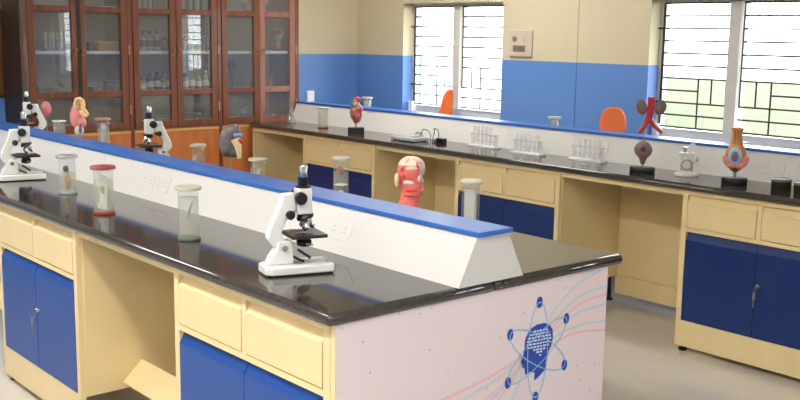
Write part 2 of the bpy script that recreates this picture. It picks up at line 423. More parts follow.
knee('cream knee space panel just right of the keyed drawer unit on the window bench', bu[2]+UW, bu[3], 3.458, None, BY)
ec = thing('end_panel', 'cream panel closing the right end of the window bench', 'panel', (BNX1-.02, BY+.6, 0))
B(BNX1+.004, BNX1+.022, BY+.0, BY+1.15, .0, T-TH-.001).build('board', CREAM, ec, world=True, bevel=.002)

# --- island end panel with the printed emblem
XE = -.012
ep = thing('end_panel', 'pale pink printed end panel of the island with blue head emblem', 'panel', (XE-.01, .6, 0))
YE0, YE1 = OV+.003, U(0, XE, 606.5, 300).y
B(XE-.02, XE, YE0, YE1, 0.02, T-TH).build('board', PRINT, ep, world=True, bevel=.001)
B(XE-.0205, XE, OV, YE0, .02, T-TH).build('edge_strip', CREAM, ep, world=True, smooth=False)
def q2(px, py): p = U(0, XE, px, py); return (p.y, p.z)
cnt = [0]
def ribbon(name, pts, wd, material, parent, lift):
    # smooth polyline ribbon on the end panel (pts in y,z)
    P = []
    n = len(pts)
    for i in range(n-1):
        p0, p1, p2, p3 = (Vector(pts[max(i-1, 0)]), Vector(pts[i]), Vector(pts[i+1]), Vector(pts[min(i+2, n-1)]))
        for k in range(8):
            t = k/8
            P.append(.5*((2*p1)+(p2-p0)*t+(2*p0-5*p1+4*p2-p3)*t*t+(3*p1-p0-3*p2+p3)*t**3))
    P.append(Vector(pts[-1]))
    vv = []; ff = []
    for i, p in enumerate(P):
        d = (P[min(i+1, len(P)-1)]-P[max(i-1, 0)]).normalized(); nn = Vector((-d.y, d.x))*wd/2
        vv += [(XE+lift, p.x+nn.x, p.y+nn.y), (XE+lift, p.x-nn.x, p.y-nn.y)]
        if i: ff.append((2*i-2, 2*i-1, 2*i+1, 2*i))
    mb = MB().add(vv, ff)
    return mb.build(name, material, parent, world=True, smooth=False)
PK = mat('print_pink', (238, 188, 194), rough=.4); TE = mat('print_teal', (192, 214, 218), rough=.4); PE = mat('print_peach', (242, 214, 198), rough=.4); BG = mat('print_grey_blue', (200, 208, 222), rough=.4)
PB = mat('print_blue', (30, 66, 168), rough=.4); LB = mat('print_sky_blue', (128, 194, 226), rough=.4); PW = mat('print_white', (214, 230, 246), rough=.4)
# streaks to the upper right, then to the lower left
for i, ((a, b, c, d), mm) in enumerate(zip([((548, 349), (566, 336), (586, 331), (605, 330)), ((546, 345), (562, 332), (584, 324), (605, 321)), ((545, 342), (560, 329), (582, 318), (605.5, 312)),
        ((545, 339), (558, 326), (582, 311), (605.5, 304)), ((545, 336), (556, 323), (582, 303), (606, 294)), ((545, 333), (555, 319), (580, 296), (606, 286)), ((546, 330), (554, 316), (578, 290), (606, 276)),
        ((546, 327), (552, 314), (574, 287), (601, 270))], [PK, TE, PE, BG, PK, TE, PE, TE])):
    ribbon('printed_streak', [q2(*p) for p in (a, b, c, d)], .0075, mm, ep, .0008)
for i, (e, mm) in enumerate(zip([(442, 400), (462, 400), (476, 400), (485, 400), (491, 400), (497, 400), (504, 400), (511, 400)], [PK, TE, PE, BG, PK, TE, PE, TE])):
    s = (524, 355+i*.9); mid_ = ((s[0]+e[0])/2+4-.3*i, (s[1]+e[1])/2+1)
    ex = (e[0]+(e[0]-s[0])*.62-1.2*i*0, e[1]+(e[1]-s[1])*.56)
    ribbon('printed_streak', [q2(*p) for p in (s, mid_, e, ex)], .0075, mm, ep, .0008)
hp = [(150,200),(160,175),(172,160),(190,148),(215,143),(232,150),(241,165),(242,190),(236,218),(222,245),(218,270),(217,296),(198,318),(180,335),(182,308),(166,306),(150,315),(148,296),(139,290),(145,281),(136,274),(143,255),(147,230)]
hp = [q2(480+a/3.336, 280+b/3.336) for a, b in hp]
hd = MB().prism(hp, 0, XE+.0009, XE+.0018).build('printed_head', PB, ep, world=True, smooth=False)
# rows of tiny illegible white print across the head
hc = [(-.25, .9), (-.38, 1.05), (-.45, 1.1), (-.5, 1.1), (-.5, 1.05), (-.45, .98)]
def hpx(a, b): return q2(480+a/3.336, 280+b/3.336)
for r_, (xa, xb, y_) in enumerate([(178, 224, 164), (166, 232, 176), (158, 236, 188), (155, 236, 199), (154, 234, 210), (156, 228, 220), (176, 216, 226), (186, 206, 233), (196, 202, 242)]):
    mb = MB(); x_ = xa
    while x_ < xb:
        L = min(R.uniform(5, 12), xb-x_); sl = -.19
        def yy(x): return y_+8+(x-xa)*sl
        (ya, za), (yb, zb) = hpx(x_, yy(x_)), hpx(x_+L, yy(x_+L))
        hh = .0028
        mb.add([(XE+.0022, ya, za-hh), (XE+.0022, yb, zb-hh), (XE+.0022, yb, zb+hh), (XE+.0022, ya, za+hh)], [(0, 1, 2, 3)])
        x_ += L+2.6
    mb.build('print_line', PW, hd, world=True, smooth=False)
# three orbits and six dots
dots = [(539.4, 302.2), (566, 318.4), (510, 334.6), (564, 364.8), (507.6, 382.8), (535, 397)]
for p in dots:
    y_, z_ = q2(*p); MB().lathe([(.0165, 0), (.0165, .0012)], n=20).xf(Matrix.Translation((XE+.0009, y_, z_)) @ Matrix.Rotation(PI/2, 4, 'Y') @ Matrix.Diagonal((1.12, .82, 1, 1))).build('printed_dot', PB, ep, world=True)
cy, cz = q2(537, 350)
cy, cz = q2(537.3, 349.7)
for (p, q_) in ((dots[0], dots[5]), (dots[1], dots[4]), (dots[2], dots[3])):
    a, b = Vector(q2(*p)), Vector(q2(*q_)); c = (a+b)/2; d = (b-a)/2; L = d.length; d.normalize(); e = Vector((-d.y, d.x))
    pts = [tuple(c+d*math.cos(t)*L+e*math.sin(t)*L*.30) for t in [2*PI*i/24 for i in range(25)]]
    ribbon('printed_orbit', pts, .0036, LB, ep, .0026)

# ------------------------------------------------------------------ microscopes
def microscope(label, loc, rz):
    t = thing('microscope', label, 'microscope', loc, rz, 'white student microscopes')
    o = .112                                  # local x = s - o
    def S(s): return s-o
    b = MB()
    b.prism([(S(0), -.036), (S(.0), .036), (S(.02), .052), (S(.10), .056), (S(.215), .060), (S(.218), .030), (S(.12), .026), (S(.10), .018), (S(.10), -.018), (S(.12), -.026), (S(.218), -.030), (S(.215), -.060), (S(.10), -.056), (S(.02), -.052)], 2, .004, .03)
    b.build('foot_base', IVORY, t, bevel=.004)
    MB().prism([(S(.01), -.04), (S(.01), .04), (S(.21), .055), (S(.21), .034), (S(.11), .02), (S(.11), -.02), (S(.21), -.034), (S(.21), -.055)], 2, 0, .004).build('rubber_sole', RUBBER, t)
    pil = MB().prism([(S(.012), .03), (S(.024), .055), (S(.040), .078), (S(.045), .102), (S(.092), .102), (S(.096), .03)], 1, -.022, .022).build('pillar', IVORY, t, bevel=.005)
    MB().cyl((S(.066), -.030, .083), (S(.066), .030, .083), .009, n=14).build('tilt_screw', CHROME, pil)
    arm = [(S(.052), .072), (S(.028), .090), (S(.014), .112), (S(.020), .140), (S(.040), .180), (S(.058), .222), (S(.064), .246), (S(.104), .248), (S(.106), .196), (S(.094), .186), (S(.072), .160), (S(.060), .128), (S(.066), .108), (S(.086), .094), (S(.086), .072)]
    MB().prism(arm, 1, -.017, .017).build('arm', IVORY, t, bevel=.005)
    tube = MB().prism([(S(.108), -.022), (S(.108), .022), (S(.156), .022), (S(.156), -.022)], 2, .180, .262).build('body_tube', IVORY, t, bevel=.006)
    B(S(.098), S(.112), -.014, .014, .188, .246).build('slide_rack', STEEL, tube)
    MB().cyl((S(.132), 0, .262), (S(.132), 0, .267), .024, n=20).build('collar', BLACK, tube)
    ey = MB().cyl((S(.132), 0, .267), (S(.132), 0, .294), .0155, n=20).build('eyepiece_sleeve', BLACK, tube)
    MB().lathe([(.0135, .294), (.0135, .326), (.012, .329), (.006, .329), (.006, .326)], n=20, c=(S(.132), 0, 0)).build('eyepiece', CHROME, t)
    n = MB().lathe([(.026, 0), (.027, .006), (.022, .014), (.01, .018)], n=22).xf(Matrix.Translation((S(.140), 0, .166)) @ Matrix.Rotation(math.radians(-18), 4, 'Y'))
    np_ = n.build('nosepiece', BLACK, t)
    for ang, az in ((4, 0), (-40, 0), (-10, 100), (-10, -100)):
        prof = [(.0115, 0), (.0115, -.016), (.009, -.018), (.009, -.036), (.005, -.042)]
        ax_ = Matrix.Translation((S(.140), 0, .168)) @ Matrix.Rotation(math.radians(az), 4, 'Z') @ Matrix.Rotation(math.radians(ang), 4, 'Y') @ Matrix.Translation((0.010 if az else 0, 0, 0))
        if az: ax_ = Matrix.Translation((S(.140), 0, .168)) @ Matrix.Rotation(math.radians(az), 4, 'Z') @ Matrix.Rotation(math.radians(-42), 4, 'Y')
        MB().lathe(prof[::-1], n=14).xf(ax_).build('objective', CHROME, t)
    st = B(S(.078), S(.192), -.058, .058, .112, .122).build('stage', mat('stage_black', (46, 38, 32), rough=.3), t, bevel=.0015)
    B(S(.120), S(.152), -.038, .038, .122, .1235).build('glass_slide', GLASS, st)
    for sy in (-.03, .03): MB().tube([(S(.092), sy, .123), (S(.10), sy, .127), (S(.135), sy*.8, .1245)], .002, n=6).build('stage_clip', STEEL, st)
    MB().lathe([(.012, .078), (.022, .082), (.024, .096), (.020, .100), (.02, .112)], n=20, c=(S(.135), 0, 0)).build('condenser', BLACK, t)
    MB().cyl((S(.135), -.024, .09), (S(.15), -.040, .09), .003, n=8).build('iris_lever', STEEL, t)
    mr = MB().lathe([(.024, -.004), (.026, 0), (.024, .004)], n=22).xf(Matrix.Translation((S(.135), 0, .055)) @ Matrix.Rotation(math.radians(35), 4, 'Y')).build('mirror', BLACK, t)
    MB().tube([(S(.098), 0, .05), (S(.118), 0, .038), (S(.135), 0, .032)], .004).build('mirror_bracket', BLACK, mr)
    for sy in (-1, 1):
        MB().lathe([(.019, 0), (.0195, .012), (.017, .016), (.008, .0165)], n=22).xf(Matrix.Translation((S(.116), sy*.022, .232)) @ Matrix.Rotation(-sy*PI/2, 4, 'X')).build('focus_knob', BLACK, t)
        MB().lathe([(.013, 0), (.014, .012), (.012, .016), (.007, .017), (.007, .026)], n=20).xf(Matrix.Translation((S(.084), sy*.017, .182)) @ Matrix.Rotation(-sy*PI/2, 4, 'X')).build('fine_knob', BLACK, t)
    return t
microscope('white microscope with black stage at the near end of the island', (-.456, .216, T), math.radians(74))
microscope('white microscope cut by the left edge, on the near side of the island', (-2.846, .257, T), math.radians(80))
microscope('white microscope behind the blue cap, arm to the right, in front of the cabinet', (-2.90, .985, T), math.radians(-104))
microscope('white microscope behind the left edge microscope, on the far side of the island', (-4.44, .91, T), math.radians(-106))

# ------------------------------------------------------------------ specimen jars
LIDG = mat('stone_glass_lid', (188, 186, 168), rough=.4); LIDR = mat('red_brown_lid', (150, 66, 52), rough=.45); LIDP = mat('dusty_pink_lid', (176, 128, 112), rough=.5)
PALE = mat('pale_specimen', (232, 224, 204), rough=.6, var=.12, scale=30); DARKS = mat('dark_specimen', (48, 40, 36), rough=.6); TAN = mat('tan_specimen', (196, 150, 96), rough=.6, var=.2, scale=40)
def jar(label, x, y, h, r, lid, base, spec, z=T, fill=.8):
    t = thing('specimen_jar', label, 'jar', (x, y, z), R.uniform(0, .4), 'specimen jars')
    MB().lathe([(r*.98, .012), (r, .016), (r, h-.022), (r*.94, h-.014)], n=28).build('glass_cylinder', JARG, t)
    MB().lathe([(r*1.12, 0), (r*1.16, .005), (r*1.1, .011), (r*.9, .012)], n=28).build('base_disc', base, t)
    MB().lathe([(r*1.0, h-.014), (r*1.30, h-.012), (r*1.32, h-.004), (r*1.22, h)], n=28).build('lid', lid, t)
    MB().lathe([(r*.93, .013), (r*.93, .013+(h-.04)*fill)], n=28).build('fluid', LIQ, t)
    hh = h-.04
    if spec == 'blade':
        MB().tube([(0, -.004, .07), (.002, .004, .105), (.006, .014, .135)], [.0015, .0035, .001]).build('specimen', DARKS, t)
    elif spec == 'shoot':
        MB().ball((0, 0, .016+hh*.3), (r*.5, r*.35, hh*.3)).build('specimen', TAN, t)
        MB().ball((-.005, -.004, .016+hh*.72), (r*.42, r*.3, .014)).build('specimen_top', DARKS, t)
        MB().tube([(0, 0, .03), (.004, 0, hh*.5), (-.002, 0, hh*.95)], .003).build('specimen_stem', DARKS, t)
    elif spec == 'plate':
        B(-r*.62, r*.62, -.002, .002, .016, .016+hh*.92).build('white_plate', PLAST, t)
        for k in range(3): MB().tube([(-.005+.006*k, -.006, .016+hh*.42), (-.008+.01*k, -.01, .016+hh*.62)], [.002, .004], n=6).build('specimen', TAN, t)
        B(-r*.7, -r*.1, -.012, -.008, .02, .04).build('paper_tag', PLAST, t)
    elif spec == 'bone':
        MB().tube([(-r*.2, 0, .03), (0, 0, hh*.5), (r*.2, 0, hh*.9)], [r*.3, r*.22, r*.34], n=10).build('specimen', PALE, t)
    elif spec == 'white':
        B(-r*.7, r*.7, -.008, .008, .016, .016+hh*.98).build('white_block', WHITE, t, bevel=.004)
    elif spec == 'layers':
        MB().ball((0, 0, .05), (r*.7, r*.5, .035)).build('specimen', PALE, t)
        MB().cyl((0, 0, .105), (0, 0, .108), r*.9, n=24).build('divider', PALE, t)
        MB().ball((-.006, 0, .165), (r*.5, r*.4, .018)).build('specimen_top', mat('rust_specimen', (170, 100, 70), rough=.6), t)
    elif spec == 'red':
        MB().ball((0, 0, .07), (r*.5, r*.4, .05)).build('specimen', mat('brick_specimen', (168, 96, 78), rough=.6, var=.2, scale=40), t)
    return t
GB = mat('green_glass_base', (96, 112, 96), rough=.2); GREYB = mat('grey_glass_base', (158, 160, 160), rough=.25); CLR = mat('clear_base', (196, 200, 196), rough=.25)
jar('specimen jar with a thin dark blade inside, beside the knee space of the island', -1.093, .197, .189, .036, LIDG, GB, 'blade', fill=.92)
jar('specimen jar with red-brown lid and red-brown foot on the island', -1.745, .178, .192, .038, LIDR, LIDR, 'plate')
jar('slim specimen jar with grey lid and tan shoot, next to the left microscope', -2.31, .264, .173, .036, GREYB, GREYB, 'shoot', fill=.6)
def fary(y, px, py): return U(1, y, px, py)
p = fary(.99, 103, 118); jar('specimen jar with dusty pink lid in front of the cabinet doors', p.x, .99, p.z-T, .034, LIDP, CLR, 'white')
p = fary(.99, 198, 144); jar('small jar with rust specimen in front of the orange wood panel', p.x, .99, p.z-T, .031, LIDG, CLR, 'red')
p = fary(.99, 258, 158); jar('small jar with a cream bone between the kidney model and the near microscope', p.x, .99, p.z-T, .034, LIDG, CLR, 'bone')
p = fary(.99, 341, 157); jar('jar with cream lump and divider behind the near microscope', p.x, .99, p.z-T, .031, LIDG, CLR, 'layers')
p = fary(.99, 471, 180); jar('jar holding a white block behind the near end of the blue cap', p.x, .99, p.z-T, .032, LIDG, CLR, 'white', fill=.12)
jar('jar with yellow fluid and rust foot at the far end of the window bench', -4.254, 3.099, .161, .036, LIDG, LIDR, 'none', fill=.95)
p = U(1, 3.85, 367, 97); jar('jar with pale block standing behind the heart model, beyond the blue cap', p.x, 3.85, p.z-T, .038, LIDG, CLR, 'white')
p = U(1, 3.85, 555, 116.5); jar('jar behind the blue cap against the blue wall between the windows', p.x, 3.85, p.z-T, .036, LIDG, CLR, 'white')

def beaker(label, x, y, h, r, z=T):
    t = thing('beaker', label, 'beaker', (x, y, z))
    MB().lathe([(r*.9, .002), (r*.97, .0), (r, .01), (r, h-.006), (r*1.15, h), (r*1.1, h), (r*.95, h-.008), (r*.95, .008), (.001, .007)], n=28).build('glass', JARG, t)
    MB().ring((0, 0, h), r*1.13, .0025).build('rim', PLAST, t)
    return t
p = fary(.93, 59, 121); beaker('empty glass beaker between the left microscopes and the pink ear model', p.x, .93, p.z-T, .036)

# conical flask with a glass tube at the cabinet end of the bench
t = thing('conical_flask', 'small conical flask with glass stirring rods at the cabinet end of the window bench', 'flask', (-4.733, 3.13, T))
MB().lathe([(.04, 0), (.042, .006), (.014, .085), (.013, .115), (.017, .12), (.013, .119), (.0125, .085), (.039, .008)], n=24).build('glass', JARG, t)
MB().tube([(.0, .0, .01), (-.006, -.012, .2)], .005).build('rod', JARG, t); MB().tube([(.01, 0, .02), (.012, .012, .19)], .004).build('rod', CHROME, t)

# ------------------------------------------------------------------ anatomical models
def stand(t, r, h, zr0, zr1, oval=1.0, round_=True, rod=.005):
    if round_: MB().lathe([(r, 0), (r*1.03, .004), (r*1.03, h-.006), (r*.97, h)], n=32, sy=oval).build('stand_base', BLACK, t)
    else: B(-r, r, -r*oval, r*oval, 0, h).build('stand_base', BLACK, t, bevel=.004)
    MB().cyl((0, 0, zr0), (0, 0, zr1), rod, n=10).build('rod', STEEL, t)
VA = YAW-PI/2                                   # turn so that local x runs to the right in view, local -y faces the viewer
def view_rz(x, y):
    return math.atan2(y-CAM.y, x-CAM.x)-PI/2
# heart
x, y = -3.605, 2.99
p = U(2, T, 356, 132.8)
t = thing('heart_model', 'red and grey heart model on a black block on the window bench', 'anatomy model', (p.x, p.y, T), view_rz(p.x, p.y))
stand(t, .06, .04, .03, .10, .6, False)
HEART = mat('heart_enamel', (190, 46, 42), rough=.35, col2=(156, 148, 146), scale=26, thr=(.50, .58), coat=.3)
MB().ball((0, 0, .135), (.046, .036, .046)).ball((-.018, 0, .155), (.03, .03, .035)).ball((.016, 0, .175), (.034, .03, .035)).ball((-.005, 0, .205), (.032, .028, .03)).ball((.005, -.008, .105), (.032, .028, .032)).ball((-.004, 0, .085), (.018, .016, .018)).build('heart', HEART, t, remesh=.004)
MB().ball((-.012, 0, .232), (.024, .022, .026)).ball((.01, 0, .245), (.022, .02, .024)).build('great_vessels', HEART, t, remesh=.004)
MB().tube([(-.03, 0, .16), (-.042, -.006, .19), (-.03, -.008, .22), (-.012, -.01, .26)], [.006, .008, .008, .010], n=10).build('vein', mat('blue_grey_enamel', (120, 132, 146), rough=.4), t)
# kidneys on red vessels, bladder below
p = U(2, T, 642, 172.5)
t = thing('kidney_model', 'model of red vessels with two kidneys and purple bladder on a black stand', 'anatomy model', (p.x, p.y, T), view_rz(p.x, p.y))
stand(t, .066, .032, .03, .30, .62)
REDV = mat('red_enamel', (188, 44, 40), rough=.35, coat=.3); KID = mat('kidney_enamel', (112, 96, 100), rough=.4, col2=(150, 84, 76), scale=24, thr=(.5, .62)); PUR = mat('purple_enamel', (120, 92, 98), rough=.4, col2=(146, 112, 114), scale=30)
bl_ = MB().ball((0, 0, .125), (.050, .034, .048)).cyl((0, 0, .045), (0, 0, .095), .012, .026, n=18).build('bladder', PUR, t, remesh=.005)
MB().cyl((0, -.030, .13), (0, -.037, .13), .016, .012, n=16).build('bladder_opening', mat('dark_purple', (84, 60, 66), rough=.4), bl_)
MB().tube([(.030, 0, .410), (.030, 0, .36), (.022, 0, .285)], [.021, .020, .018], n=14).build('vessel_trunk', REDV, t)
MB().tube([(.020, 0, .30), (.004, 0, .255), (-.030, -.006, .215)], [.017, .014, .009], n=12).build('vessel_branch', REDV, t)
MB().tube([(.022, 0, .30), (.048, 0, .26), (.094, -.006, .218)], [.016, .013, .009], n=12).build('vessel_branch', REDV, t)
for sx in (-1, 1):
    cx_ = .030+sx*.050
    MB().ball((cx_, 0, .355), (.030, .02, .044), rot=Matrix.Rotation(sx*.25, 3, 'Y')).ball((cx_-sx*.016, 0, .34), (.014, .012, .02)).build('kidney', KID, t, remesh=.004)
    MB().tube([(cx_-sx*.02, -.004, .352), (.030, -.004, .36)], .010, n=10).build('kidney_vessel', REDV, t)
# eye-like / ear section model in ochre
p = U(2, T, 734, 184)
t = thing('organ_model', 'tall ochre organ model with blue oval section on a black stand', 'anatomy model', (p.x, p.y, T), view_rz(p.x, p.y))
stand(t, .062, .034, .03, .075, .62, True, .008)
OCH = mat('ochre_enamel', (214, 158, 72), rough=.38, col2=(196, 128, 56), scale=14, coat=.3); OLI = mat('olive_enamel', (110, 104, 52), rough=.4); PNK = mat('pink_enamel', (216, 130, 124), rough=.38, var=.12, scale=20, coat=.3)
MB().lathe([(.010, .095), (.036, .105), (.052, .135), (.050, .165), (.034, .195), (.025, .225), (.024, .262), (.030, .284), (.020, .286), (.016, .27)], n=28, sy=.72).build('body', OCH, t)
for k in (-.012, .004, .016): MB().tube([(k, -.021, .275), (k*.8, -.020, .235), (k, -.024, .20)], .003, n=6).build('fibre', mat('rust_enamel', (180, 92, 44), rough=.4), t)
MB().lathe([(.008, .06), (.028, .075), (.036, .10), (.02, .115)], n=22, sy=.8).build('stalk', OLI, t)
MB().ball((-.004, -.030, .145), (.034, .014, .044)).build('blue_section', mat('pale_blue_enamel', (164, 190, 206), rough=.4), t)
MB().ball((-.005, -.040, .143), (.019, .008, .027)).build('inner_section', mat('grey_blue_enamel', (92, 116, 152), rough=.4), t)
MB().ball((-.006, -.046, .142), (.008, .006, .012)).build('core_spot', mat('rust_red_enamel', (184, 72, 40), rough=.4), t)
for sx in (-1, 1):
    MB().ball((sx*.040, -.014, .115), (.020, .018, .036), rot=Matrix.Rotation(sx*.5, 3, 'Y')).ball((sx*.02, -.024, .095), (.024, .012, .016)).build('side_lobe', PNK, t, remesh=.004)
# glass and metal apparatus
p = U(2, T, 686, 175.5)
t = thing('glass_apparatus', 'small white and glass apparatus with ring and top bar on a round foot', 'apparatus', (p.x, p.y, T), view_rz(p.x, p.y))
CREW = mat('cream_white', (224, 220, 206), rough=.4)
MB().lathe([(.062, 0), (.064, .006), (.060, .014), (.030, .020)], n=30, sy=.8).build('foot', CREW, t)
MB().lathe([(.028, .018), (.034, .03), (.034, .10), (.026, .112)], n=24, sy=.7).build('glass_body', JARG, t)
MB().ring((0, -.028, .062), .026, .004, ax=1).build('dial_ring', STEEL, t); MB().cyl((0, -.024, .062), (0, -.027, .062), .024, n=24).build('dial', CREW, t)
B(-.042, .036, -.016, .016, .112, .124).build('top_bar', PLAST, t, bevel=.003)
MB().cyl((-.014, 0, .124), (-.014, 0, .15), .006, n=12).cyl((-.014, 0, .145), (-.014, 0, .152), .014, n=16).build('knob', STEEL, t)
MB().cyl((.014, 0, .124), (.014, 0, .158), .010, n=12).tube([(.014, 0, .155), (.022, -.004, .168), (.036, -.008, .166)], .007).build('spout', PLAST, t)
MB().cyl((.034, 0, .085), (.060, 0, .085), .004, n=8).cyl((.044, -.003, .07), (.052, .003, .10), .006, n=8).build('side_valve', STEEL, t)
B(.028, .038, -.008, .008, .018, .118).build('post', CREW, t)
# dark lidded dishes
DG = thin_glass('smoky_glass', (120, 112, 108), haze=.25, hazecol=(90, 82, 78))
for px, py, r_, lb in ((781, 188.5, .048, 'smoky round lidded dish on the window bench near the wall sockets'), (804, 192.5, .048, 'smoky round lidded dish cut by the right edge of the picture')):
    p = U(2, T, px, py)
    t = thing('lidded_dish', lb, 'dish', (p.x, p.y, T), 0, 'smoky dishes')
    MB().lathe([(r_*.96, 0), (r_, .003), (r_, .036), (r_*.95, .036), (r_*.95, .006)], n=32).build('dish', DG, t)
    MB().lathe([(r_*.9, .006), (r_*.9, .03)], n=32).build('contents', mat('dark_contents', (84, 74, 70), rough=.5), t)
    MB().lathe([(r_*1.02, .037), (r_*1.05, .040), (r_*1.05, .046), (r_*.9, .050)], n=32).build('lid', mat('smoky_lid', (120, 112, 104), rough=.2), t)
# test tube racks, each tube a thing of its own
TUBE = thin_glass('tube_glass', (252, 252, 252), ior=1.25, haze=.10)
RACKP = mat('rack_plastic', (248, 249, 250), rough=.35)
for (pp, nt_, hh, rl, tl) in (((484, 147.3), 5, .135, 'white test tube rack nearest the black adapter on the window bench', 'clear test tube in the rack nearest the black adapter'),
                       ((527.5, 154.3), 6, .125, 'white test tube rack in the middle of the three racks', 'clear test tube in the middle one of the three racks'),
                       ((587, 161), 6, .13, 'white test tube rack nearest the red kidney model', 'clear test tube in the rack nearest the red kidney model')):
    p = U(2, T, *pp); cx_, cy_ = p.x, p.y
    t = thing('test_tube_rack', rl, 'rack', (cx_, cy_, T), .0, 'test tube racks')
    B(-.125, .125, -.032, .032, 0, .012).build('base_plate', RACKP, t, bevel=.002)
    n_ = 6
    for k in range(n_):
        MB().cyl((-.09+.036*k, .016, .012), (-.09+.036*k, .016, .030), .006, .005, n=10).build('peg', RACKP, t)
    for sx in (-.105, .105): B(sx-.006, sx+.006, -.01, .01, .012, .088).build('upright', thin_glass('rack_acrylic', (250, 250, 250), haze=.15), t)
    tp = MB()
    xs_ = [-.111]+[-.09+.036*k for k in range(n_)]+[.111]
    tp.box(-.111, .111, -.02, -.0105, .080, .086).box(-.111, .111, .0105, .02, .080, .086)
    for k in range(n_+1):
        a = -.111 if k == 0 else xs_[k]+.0105; b = .111 if k == n_ else xs_[k+1]-.0105
        tp.box(a, b, -.0105, .0105, .080, .086)
    tp.build('top_plate', MATS['rack_acrylic'], t)
    for k in range(nt_):
        tt = MB().lathe([(.002, .0), (.0075, .004), (.0085, .012), (.0085, hh-.014), (.0105, hh-.012), (.0095, hh-.014), (.0072, hh-.02), (.0072, .013)], n=14).build('test_tube', TUBE)
        tt.location = (cx_-.09+.036*k, cy_, T+.0125)
        tag(tt, tl, 'test tube', 'tubes of '+rl)
# flat device, cables and adapter
p = U(2, T, 402, 141)
t = thing('weighing_scale', 'flat pale grey weighing scale with cable on the window bench', 'scale', (p.x, p.y+.07, T), -.05)
GREYP = mat('pale_grey_plastic', (206, 208, 212), rough=.35)
B(-.125, .125, -.075, .075, .004, .030).build('housing', GREYP, t, bevel=.006)
B(-.11, .03, -.06, .06, .030, .035).build('pan', mat('steel_pan', (196, 198, 200), rough=.3, metal=.6), t, bevel=.002)
B(.05, .115, -.05, .05, .030, .0315).build('display', mat('grey_display', (150, 156, 160), rough=.2), t)
for sx in (-.1, .1):
    for sy in (-.055, .055): MB().cyl((sx, sy, 0), (sx, sy, .005), .01, n=10).build('foot', RUBBER, t)
p = U(2, T, 438, 143)
t = thing('power_adapter', 'black power adapter block at the end of the looped cables', 'adapter', (p.x, p.y+.03, T), -.05)
B(-.034, .034, -.022, .022, 0, .030).build('block', BLACK, t, bevel=.004)
B(-.075, -.038, -.02, .02, .002, .022).build('plug', mat('grey_plug', (130, 126, 122), rough=.5), t, bevel=.003)
px_, py_ = t.location.x, t.location.y
cb = MB()
def loop(x0, x1, y0, h): return [(x0+(x1-x0)*k/10, y0+.01*math.sin(k), T+.004+h*math.sin(PI*k/10)**.7) for k in range(11)]
cb = MB().tube(loop(px_-.235, px_-.10, py_, .075)+loop(px_-.098, px_-.03, py_+.004, .088), .0028, n=6)
tag(cb.build('power_cable', BLACK), 'thin black cable in loops between the scale and the adapter', 'cable')
tag(MB().tube(loop(px_-.27, px_-.16, py_-.02, .05), .0028, n=6).build('power_cable', BLACK), 'thin black cable arching over the flat grey scale', 'cable')
# small white card on the blue cap by the cabinet
p = U(2, T+RH, 306, 101.6)
t = thing('paper_carton', 'small white carton standing on the blue cap beside the wooden cabinet', 'carton', (p.x+.01, BNY0+.40+RB, T+RH), view_rz(p.x, p.y)+.3)
B(-.03, .03, -.016, .016, 0, .085).build('box', PLAST, t, bevel=.001); B(-.031, .031, -.017, .017, .085, .089).build('flap', PLAST, t, bevel=.001)
# orange plastic models behind the bench riser
ORG = mat('orange_plastic', (252, 122, 52), rough=.35, var=.05, scale=4); ORD = mat('orange_plastic_rim', (244, 104, 44), rough=.35)
def shell(name, label, px, pbot, ptop, wpx, lean, ratio, turn):
    Y = 3.88; a = U(1, Y, px, pbot); b = U(1, Y, px, ptop); z1 = b.z; wd = wpx/150/2
    t = thing(name, label, 'plastic model', (a.x, Y, T), view_rz(a.x, Y)+turn)
    B(-.05, .05, -.04, .04, 0, .02).build('stand_foot', ORD, t, bevel=.004)
    h = z1-T-.012
    prof = []
    for k in range(28):
        q = 2*PI*k/28; cx_ = math.cos(q); sz = math.sin(q)
        ww = wd*(ratio if sz < 0 else 1)
        prof.append((math.copysign(abs(cx_)**.8, cx_)*ww+lean*(sz+1)*.5, .012+h/2+math.copysign(abs(sz)**.8, sz)*h/2))
    MB().prism(prof, 1, -.006, .022).build('back_shell', ORD, t, bevel=.008)
    c0 = sum(q[0] for q in prof)/28; c1 = sum(q[1] for q in prof)/28
    MB().prism([(c0+(u-c0)*.86+.004, c1+(v-c1)*.93+.003) for u, v in prof], 1, -.011, -.006).build('front_face', ORG, t, bevel=.004)
    return t
shell('orange_model', 'upright oval orange plastic model against the blue wall by the right window', 612.5, 131, 107, 26, 0, .9, 0)
shell('orange_model', 'tilted tongue-shaped orange plastic model in front of the left window', 443, 114, 89, 14, .055, 1.3, .2)
p = U(1, 3.85, 743, 142)
t = thing('plastic_box', 'small white plastic box behind the ochre organ model under the right window', 'box', (p.x, 3.85, T), 0)
B(-.022, .022, -.02, .02, 0, p.z-T-.01).build('box', PLAST, t, bevel=.002); B(-.024, .024, -.022, .022, p.z-T-.01, p.z-T).build('lid', PLAST, t, bevel=.002)

